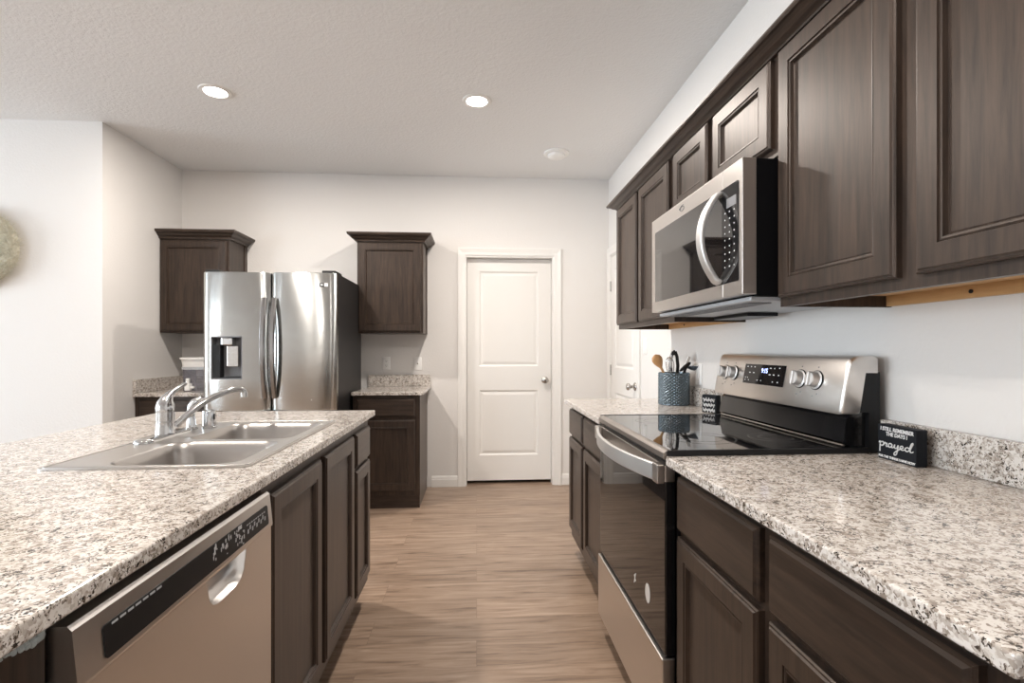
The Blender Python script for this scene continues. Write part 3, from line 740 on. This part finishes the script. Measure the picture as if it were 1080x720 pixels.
for y in (2.108, 2.035, 1.605, 1.525):
    for dy, z in ((.0, 1.158), (-.012, 1.076), (.008, 1.068)): plate(m, y+dy-.003, y+dy+.003, z-.002, z+.002, .0002, .0006)
m.build('dial_print', M_DMARK, bgd, label='grey dial marks', kind='stuff')

# ------------------------------------------------------------------ microwave
MY0, MY1, MX, MZ0, MZ1 = 1.410, 2.166, .758, 1.372, 1.764
t = thing('microwave', 'stainless steel over-the-range microwave with a bowed handle above the range', 'microwave', (MX, 1.79, MZ0))
MB().box(MX+.044, XW-.004, MY0+.002, MY1-.002, MZ0-.004, MZ1-.002).build('case', M_CASE, t, label='black case')
YS = 1.527
fd = MB().box(MX, MX+.042, YS+.001, MY1, MZ0, MZ1, .002).build('door', M_STEEL, t)
fc = MB().box(MX, MX+.042, MY0, YS-.001, MZ0, MZ1, .002).build('control_panel', M_STEEL, t)
m = MB(); m.loft([[(MX-dx, p, q) for p, q in ((YS+.001, 1.414), (2.118, 1.414), (2.122, 1.418), (2.122, 1.702), (2.118, 1.706), (YS+.001, 1.706))] for dx in (.0003, .0018)]); win = m.build('window_glass', M_MWGL, fd, label='black glass window')
m = MB(); m.loft([[(MX-dx, p, q) for p, q in ((1.431, 1.418), (1.435, 1.414), (YS-.001, 1.414), (YS-.001, 1.706), (1.435, 1.706), (1.431, 1.702))] for dx in (.0003, .0018)]); kp = m.build('keypad', M_BLKGL, fc, label='black glass keypad')
m = MB()
for r_ in range(9):
    for c_ in range(3):
        y = 1.512 - .028*c_; z = 1.628 - .0205*r_; w = .003 + .003*R.random()
        m.box(MX-.0024, MX-.0019, y-w, y, z-.0025, z+.0015)
m.build('key_print', M_MARK, kp, label='white key marks', kind='stuff')
MB().box(MX-.0024, MX-.0019, 1.442, 1.500, 1.640, 1.668).build('display', M_GREY, kp)
hm = MB()
hm.bar([(MX-.001, 1.548, 1.698), (MX-.012, 1.549, 1.693)] + arc((MX-.014, 1.550, 1.690), (MX-.014, 1.550, 1.430), (-.048, 0, 0), 18) + [(MX-.012, 1.549, 1.427), (MX-.001, 1.548, 1.422)], .038, .014, (0, 1, 0))
hm.build('handle', M_HANDLE, fd, smooth=40)
# small curled maker's mark on the top rail
m = MB(); c = Vector((MX-.0008, 1.845, 1.735))
m.tube([c + Vector((0, .020*math.cos(a)*1.0 - .006*a/6, .006*math.sin(a)*(1+a/9))) for a in [k*.35 for k in range(25)]], .0011, 6); m.build('maker_mark', M_DMARK, fd, smooth=60, label='small curled mark')
ub = MB().box(MX+.03, XW-.006, MY0+.01, MY1-.01, MZ0-.018, MZ0-.005, .003).build('vent_hood_base', M_LGREY, t, label='pale grey underside')
m = MB()
for k in range(26): m.box(MX+.05+.0035*k*.8, MX+.0515+.0035*k*.8, MY0+.06, MY1-.06, MZ0-.0205, MZ0-.0183)
m.build('vent_grille', M_GREY, ub)
MB().box(1.02, 1.14, 1.86, MY1-.03, MZ0-.032, MZ0-.0185, .002).build('filter_bracket', M_BLK, ub, label='black bracket')

# ------------------------------------------------------------------ counter things
# utensil crock with a raised diamond weave
KX, KY, KR, KZ, KT = 1.072, 2.714, .080, .9145, .174
t = thing('utensil_crock', 'dark blue-grey woven-texture crock on the counter beyond the range', 'crock', (KX, KY, KZ))
m = MB(); nT, nZ = 132, 66; rings = []
for j in range(nZ+1):
    z = KZ + KT*j/nZ; rg = []
    for i in range(nT):
        a = 2*PI*i/nT; u_ = i/nT*22; v_ = j/nZ*11
        s = (math.cos(2*PI*(u_+v_)/1)*.5 + math.cos(2*PI*(u_-v_))*.5)
        e = 0 if j in (0, nZ) else .0050*s
        rg.append((KX + (KR+e)*math.cos(a), KY + (KR+e)*math.sin(a), z))
    rings.append(rg)
for rr, dz in ((KR-.005, 0), (KR-.006, -.02), (KR-.006, -KT+.01)):
    rings.append([(KX + rr*math.cos(2*PI*i/nT), KY + rr*math.sin(2*PI*i/nT), KZ+KT+dz) for i in range(nT)])
m.loft(rings); m.build('crock_wall', M_CROCK, t, smooth=60)
def cp(u, v, dep):      # a point of the picture at a given depth, in the room's metres
    lat = (u-540)/F*dep; c, s = math.cos(YAW), math.sin(YAW)
    return Vector((lat*c + dep*s, dep*c - lat*s, CAM_H - (v-HZ)*dep/F))
G = 'utensils in the crock'
inside = lambda dx, dy, z=.93: Vector((KX+dx, KY+dy, z))
# wooden spoon
a, b_ = inside(.02, .0), cp(694, 381, 2.77); 
t = thing('wooden_spoon', 'light wooden spoon leaning left in the crock', 'spoon', a, G)
m = MB(); m.tube([a, a.lerp(b_, .5), a.lerp(b_, .86)], [.006, .006, .007], 10); m.build('handle', M_WOODSPOON, t, smooth=60)
d = (b_-a).normalized(); m = MB(); m.tube([a.lerp(b_, .85)-d*.002, b_-d*.022, b_-d*.004, b_+d*.014, b_+d*.030, b_+d*.040], [.007, .017, .026, .029, .022, .006], 16, .35, (1, -.2, .2)); m.build('spoon_bowl', M_WOODSPOON, t, smooth=60)
# tongs
a, b_ = inside(-.005, -.01), cp(711, 370.5, 2.77)
t = thing('metal_tongs', 'upright steel and black kitchen tongs in the middle of the crock', 'tongs', a, G)
for sx in (-1, 1):
    m = MB(); o_ = Vector((.019*sx, -.006*sx, 0)); m.bar([a + o_*.5, a.lerp(b_, .5) + o_*.8, a.lerp(b_, .72) + o_, a.lerp(b_, .9) + o_*.75, b_ + o_*.25], .020, .005, (1, .3, 0)); m.build('arm', M_CHROME if sx < 0 else M_DGREY, t, smooth=40)
m = MB(); m.tube([b_-Vector((0, 0, .02)), b_+Vector((0, 0, .004)), b_+Vector((0, 0, .008))], [.012, .010, .003], 12, .5); m.build('grip_end', M_DGREY, t, smooth=60)
# whisk: wire loops
a, b_ = inside(.005, .025), cp(706, 378, 2.76)
t = thing('wire_whisk', 'steel wire whisk loops showing behind the tongs', 'whisk', a, G)
m = MB(); m.tube([a, a.lerp(b_, .62)], .007, 10); m.build('handle', M_CHROME, t, smooth=60)
for k in range(4):
    m = MB(); base = a.lerp(b_, .60); ax = Vector((math.cos(k*PI/4+.2), math.sin(k*PI/4+.2), 0)); P = []
    for q in range(17):
        th = q/16*PI; P.append(base + ax*.040*math.cos(th)*(.25+.75*math.sin(th)) + (b_-a).normalized()*.105*math.sin(th))
    m.tube(P, .0013, 6); m.build('wire_loop', M_CHROME, t, smooth=60)
# black spatula spoon
a, b_ = inside(-.03, -.01), cp(724, 385, 2.75)
t = thing('black_spatula', 'black nylon spatula tilted right in the crock', 'spatula', a, G)
m = MB(); m.tube([a, a.lerp(b_, .75)], .0055, 10); m.build('handle', M_BLK, t, smooth=60)
d = (b_ - cp(717, 391, 2.75)).normalized(); c0 = cp(717, 391.5, 2.75); m = MB(); m.tube([c0, c0+d*.012, c0+d*.040, c0+d*.066, c0+d*.076], [.007, .014, .018, .015, .004], 14, .4, (0, 1, .3)); m.build('blade', M_BLK, t, smooth=60)
# ladle
a, b_ = inside(-.03, .02), cp(722, 391, 2.77)
t = thing('black_ladle', 'dark grey ladle hanging its bowl over the right rim of the crock', 'ladle', a, G)
m = MB(); m.tube([a, a.lerp(b_, .95), cp(723.5, 388, 2.77), cp(725, 386.5, 2.77)], .0055, 10); m.build('handle', M_DGREY, t, smooth=60)
m = MB(); c = cp(733, 386.5, 2.77); L = []
for r_, h_ in ((.006, -.019), (.022, -.016), (.038, -.008), (.048, .004), (.045, .004), (.033, -.006), (.018, -.013), (.004, -.0155)):
    L.append([c + Vector((r_*math.cos(q*PI/12), r_*math.sin(q*PI/12)*.75, h_ + .003*math.cos(q*PI/12))) for q in range(24)])
m.loft(L); m.build('ladle_bowl', plain('dark_slate_nylon', (.07, .085, .10), .35), t, smooth=60)
# flat handles
a, b_ = inside(.02, .03), cp(727, 376, 2.78)
t = thing('steel_spoon', 'steel utensil with a flat handle standing at the right back of the crock', 'utensil', a, G)
m = MB(); m.bar([a, a.lerp(b_, .7), b_], .016, .004, (1, 0, 0)); m.build('handle', M_NICKEL, t, smooth=40)

# block signs
def sign(name, label, o, u, w, h, th, loc=None):
    o, u = Vector(o), Vector(u).normalized(); up = Vector((0, 0, 1)); n = u.cross(up)
    t = thing(name, label, 'sign', o)
    m = MB(); m.loft([[o + u*x + up*z - n*d for x, z in ((0, 0), (w, 0), (w, h), (0, h))] for d in (th, 0)])
    bmesh.ops.bevel(m.bm, geom=m.bm.edges[:], offset=.0012, segments=1, affect='EDGES')
    m.build('block', M_SIGN, t); return t, o, u, up, n
t, o, u, up, n = sign('block_sign', 'black block sign reading prayed, leaning by the right backsplash', (1.116, 1.350, .9145), (-.04, -1, 0), .130, .094, .030)
def line(body, size, x, z, sh=.12, bold=.0): return text_mesh(body, size, o + u*x + up*z + n*.0004, u, up, 'CENTER', .0003, sh, bold)
for ln in (('I STILL REMEMBER', .0142, .066, .0785, .1, .0004), ('THE DAYS I', .0142, .066, .0655, .1, .0004), ('FOR THE THINGS I HAVE NOW', .0088, .065, .0045, .1, .0003)):
    m = MB(); m.merge(line(*ln)); m.build('lettering', M_MARK, t, label='line of white capital lettering')
# hand-drawn script word: p r a y e d
strokes = [[(0, 7.5), (.6, 9.2), (.9, 8.5), (.8, 4), (.6, -3.5)], [(.8, 6.5), (1.8, 9), (3.4, 9), (3.8, 6.8), (2.8, 4.6), (1.0, 4.4)], [(1.4, 4.4), (3.0, 4.4), (4.4, 7), (5.0, 9), (5.3, 8), (6.6, 8.3), (6.0, 5.6), (6.3, 4.2), (7.4, 4.8), (8.2, 6)],
           [(10.8, 8.2), (9.2, 9), (7.9, 7), (8.2, 4.6), (9.4, 4.2), (10.6, 6.4), (10.9, 8.4), (10.6, 5.4), (11.2, 4.2), (12.4, 6), (13, 8.6), (12.8, 6), (13.6, 4.3), (14.8, 5.4), (15.8, 8.8), (15.4, 4), (14.4, -2.4), (13.0, -4.2), (12.4, -2.4), (14, .8), (16.6, 4)],
           [(16.6, 4), (17.4, 5.6), (19.2, 6.4), (19.6, 8.2), (18.4, 9), (17.3, 7), (17.7, 4.8), (19.2, 4.2), (21, 5.4)], [(24.4, 8), (22.8, 8.8), (21.3, 7), (21.6, 4.6), (22.8, 4), (24.2, 6), (25.2, 11), (26.4, 15), (27.2, 14.6), (26.2, 11), (25.0, 6.4), (25.2, 4.2), (26.4, 4.2), (27.4, 5.4)]]
def smoothpath(P, n=6):
    Q = []
    for i in range(len(P)-1):
        p0, p1, p2, p3 = (Vector(P[max(0, min(len(P)-1, k))]) for k in (i-1, i, i+1, i+2))
        for s in range(n):
            tt = s/n; Q.append(.5*((2*p1) + (p2-p0)*tt + (2*p0-5*p1+4*p2-p3)*tt**2 + (3*p1-p0-3*p2+p3)*tt**3))
    return Q + [Vector(P[-1])]
m = MB()
for st in strokes:
    m.tube([o + u*(.006 + q.x*.00425) + up*(.0265 + q.y*.00215) + n*.0006 for q in smoothpath(st)], .00155, 6, None, n)
m.build('script_word', M_MARK, t, smooth=60, label='white script word')
t, o, u, up, n = sign('block_sign', 'small black block sign with white lettering between the crock and the range', (1.080, 2.385, .9145), (.42, -.9, 0), .082, .084, .032)
m = MB()
for r_, z in enumerate((.060, .036, .012)):
    P = [(.008 + .066*k/22, z + .0085*math.sin(k*2.4+r_) + .003*math.cos(k*1.1)) for k in range(23)]
    m.tube([o + u*q.x + up*q.y + n*.0006 for q in smoothpath(P, 4)], .0016, 6, None, n)
m.build('script_lettering', M_MARK, t, smooth=60, label='rows of white handwritten lettering')

# water dispenser on the left counter
wx, wy = -2.205, 4.10
t = thing('water_dispenser', 'clear filter water dispenser with a white lid and spigot beside the refrigerator', 'water dispenser', (wx, wy, ZB))
def tubbox(m, x0, x1, y0, y1, z0, z1, tp, r=.02):
    L = [[(p, q, z0) for p, q in rrect(x0+tp, x1-tp, y0+tp, y1-tp, r)], [(p, q, z1) for p, q in rrect(x0, x1, y0, y1, r)]]
    m.loft(L)
m = MB(); tubbox(m, wx-.062, wx+.130, wy, wy+.27, ZB+.001, ZB+.165, .004); m.build('tank', M_GLASSW, t, smooth=40, label='smoky clear tank')
m = MB(); tubbox(m, wx-.068, wx+.136, wy-.006, wy+.276, ZB+.1655, ZB+.186, 0); m.build('tank_band', M_LGREY, t, smooth=40)
m = MB(); tubbox(m, wx-.070, wx+.138, wy-.008, wy+.278, ZB+.1865, ZB+.245, .008); tubbox(m, wx-.078, wx+.146, wy-.016, wy+.286, ZB+.245, ZB+.258, 0, .024); m.build('lid', M_WHITE, t, smooth=40, label='white lid')
m = MB(); m.box(wx-.022, wx+.018, wy-.040, wy+.003, ZB+.006, ZB+.060, .006).box(wx-.014, wx+.010, wy-.036, wy-.012, ZB+.058, ZB+.100, .005).box(wx+.018, wx+.044, wy-.034, wy-.010, ZB+.022, ZB+.040, .005); m.build('spigot', M_WHITE, t, label='white spigot')

# ------------------------------------------------------------------ wall things
def plate_back(name, label, cx, cz, kind):
    t = thing(name, label, 'outlet', (cx, YB, cz), 'wall plates over the small counter')
    m = MB(); m.loft([[(p, YB-d, q) for p, q in rrect(cx-.035+i, cx+.035-i, cz-.057+i, cz+.057-i, .005, 3)] for i, d in ((0, .0003), (0, .004), (.003, .006))]); m.build('cover_plate', M_WHITE, t, smooth=30)
    if kind == 'duplex':
        for dz in (.020, -.020):
            m = MB(); m.loft([[(p, YB-d, q) for p, q in rrect(cx-.016, cx+.016, cz+dz-.014, cz+dz+.014, .011, 4)] for d in (.0055, .0075)]); s = m.build('socket', M_WHITE, t)
            m = MB()
            for dx in (-.006, .006): m.box(cx+dx-.001, cx+dx+.001, YB-.0080, YB-.0072, cz+dz-.002, cz+dz+.007)
            m.lathe([(.0025, YB-.0072), (.0025, YB-.0080)], (cx, 0, cz+dz-.008), 10, 'y'); m.build('slots', M_DARK, s, label='dark slots')
    else:
        MB().lathe([(.006, YB-.0055), (.006, YB-.010), (.003, YB-.013)], (cx, 0, cz), 12, 'y').build('jack', M_NICKEL, t, smooth=40, label='coaxial jack')
plate_back('wall_outlet', 'white duplex wall outlet above the small back counter, nearer the refrigerator', -.790, 1.092, 'duplex')
plate_back('wall_jack', 'white wall plate with one jack above the small back counter, nearer the door', -.517, 1.088, 'jack')
def plate_right(name, label, cat, cy, cz, w, rock):
    t = thing(name, label, cat, (XW, cy, cz))
    m = MB(); m.loft([[(XW-d, p, q) for p, q in rrect(cy-w/2+i, cy+w/2-i, cz-.057+i, cz+.057-i, .005, 3)] for i, d in ((0, .0003), (0, .004), (.003, .006))]); m.build('cover_plate', M_WHITE, t, smooth=30)
    MB().box(XW-.009, XW-.0055, cy-.016, cy+.016, cz-.033, cz+.033, .001).build(rock, M_WHITE, t)
    for dz in (-.047, .047): MB().lathe([(.003, XW-.0058), (.003, XW-.0068)], (0, cy, cz+dz), 10, 'x').build('screw', M_LGREY, t)
plate_right('wall_outlet', 'white wall outlet on the right wall between the crock and the range', 'outlet', 2.66, 1.08, .075, 'socket')
plate_right('light_switch', 'white light switch on the right wall below the far wall cabinet', 'switch', 3.54, 1.235, .07, 'rocker')

# round dried-grass wreath on the living-room wall, mostly outside the picture
wxc, wzc = -3.262, 1.882
t = thing('grass_wreath', 'round fuzzy dried-grass wreath on the white wall at the left edge', 'wreath', (wxc, YL, wzc))
m = MB(); L = []
for k in range(49):
    a = 2*PI*k/48; c = Vector((wxc + .19*math.cos(a), YL-.026, wzc + .19*math.sin(a))); rd = Vector((math.cos(a), 0, math.sin(a)))
    L.append([c + rd*.058*math.cos(q*PI/6) + Vector((0, -.028*math.sin(q*PI/6), 0)) for q in range(12)])
m.loft(L, True, False, False); bmesh.ops.remove_doubles(m.bm, verts=m.bm.verts[:], dist=1e-4); m.build('ring', M_STRAW, t, smooth=60)
m = MB()
for k in range(5200):
    a = 2*PI*R.random(); ph = PI*R.random(); rr = .19 + .056*math.cos(ph)
    p = Vector((wxc + rr*math.cos(a), YL-.026-.027*math.sin(ph), wzc + rr*math.sin(a)))
    rd = Vector((math.cos(a), 0, math.sin(a))); tg = Vector((-math.sin(a), 0, math.cos(a)))
    d = (rd*math.cos(ph)*1.0 + Vector((0, -1, 0))*math.sin(ph)*.8 + tg*R.gauss(.3, .5) + rd*R.gauss(0, .3)).normalized()
    e = p + d*(.02+.03*R.random()); e.y = min(e.y, YL-.004); s = d.cross(Vector((R.random(), R.random(), R.random()))).normalized()*.0014
    m.bm.faces.new([m.bm.verts.new(v) for v in (p-s, p+s, e+s*.3, e-s*.3)])
m.build('grass_blades', plain('pale_grass_blade', (.70, .67, .56), .8), t, kind='stuff')
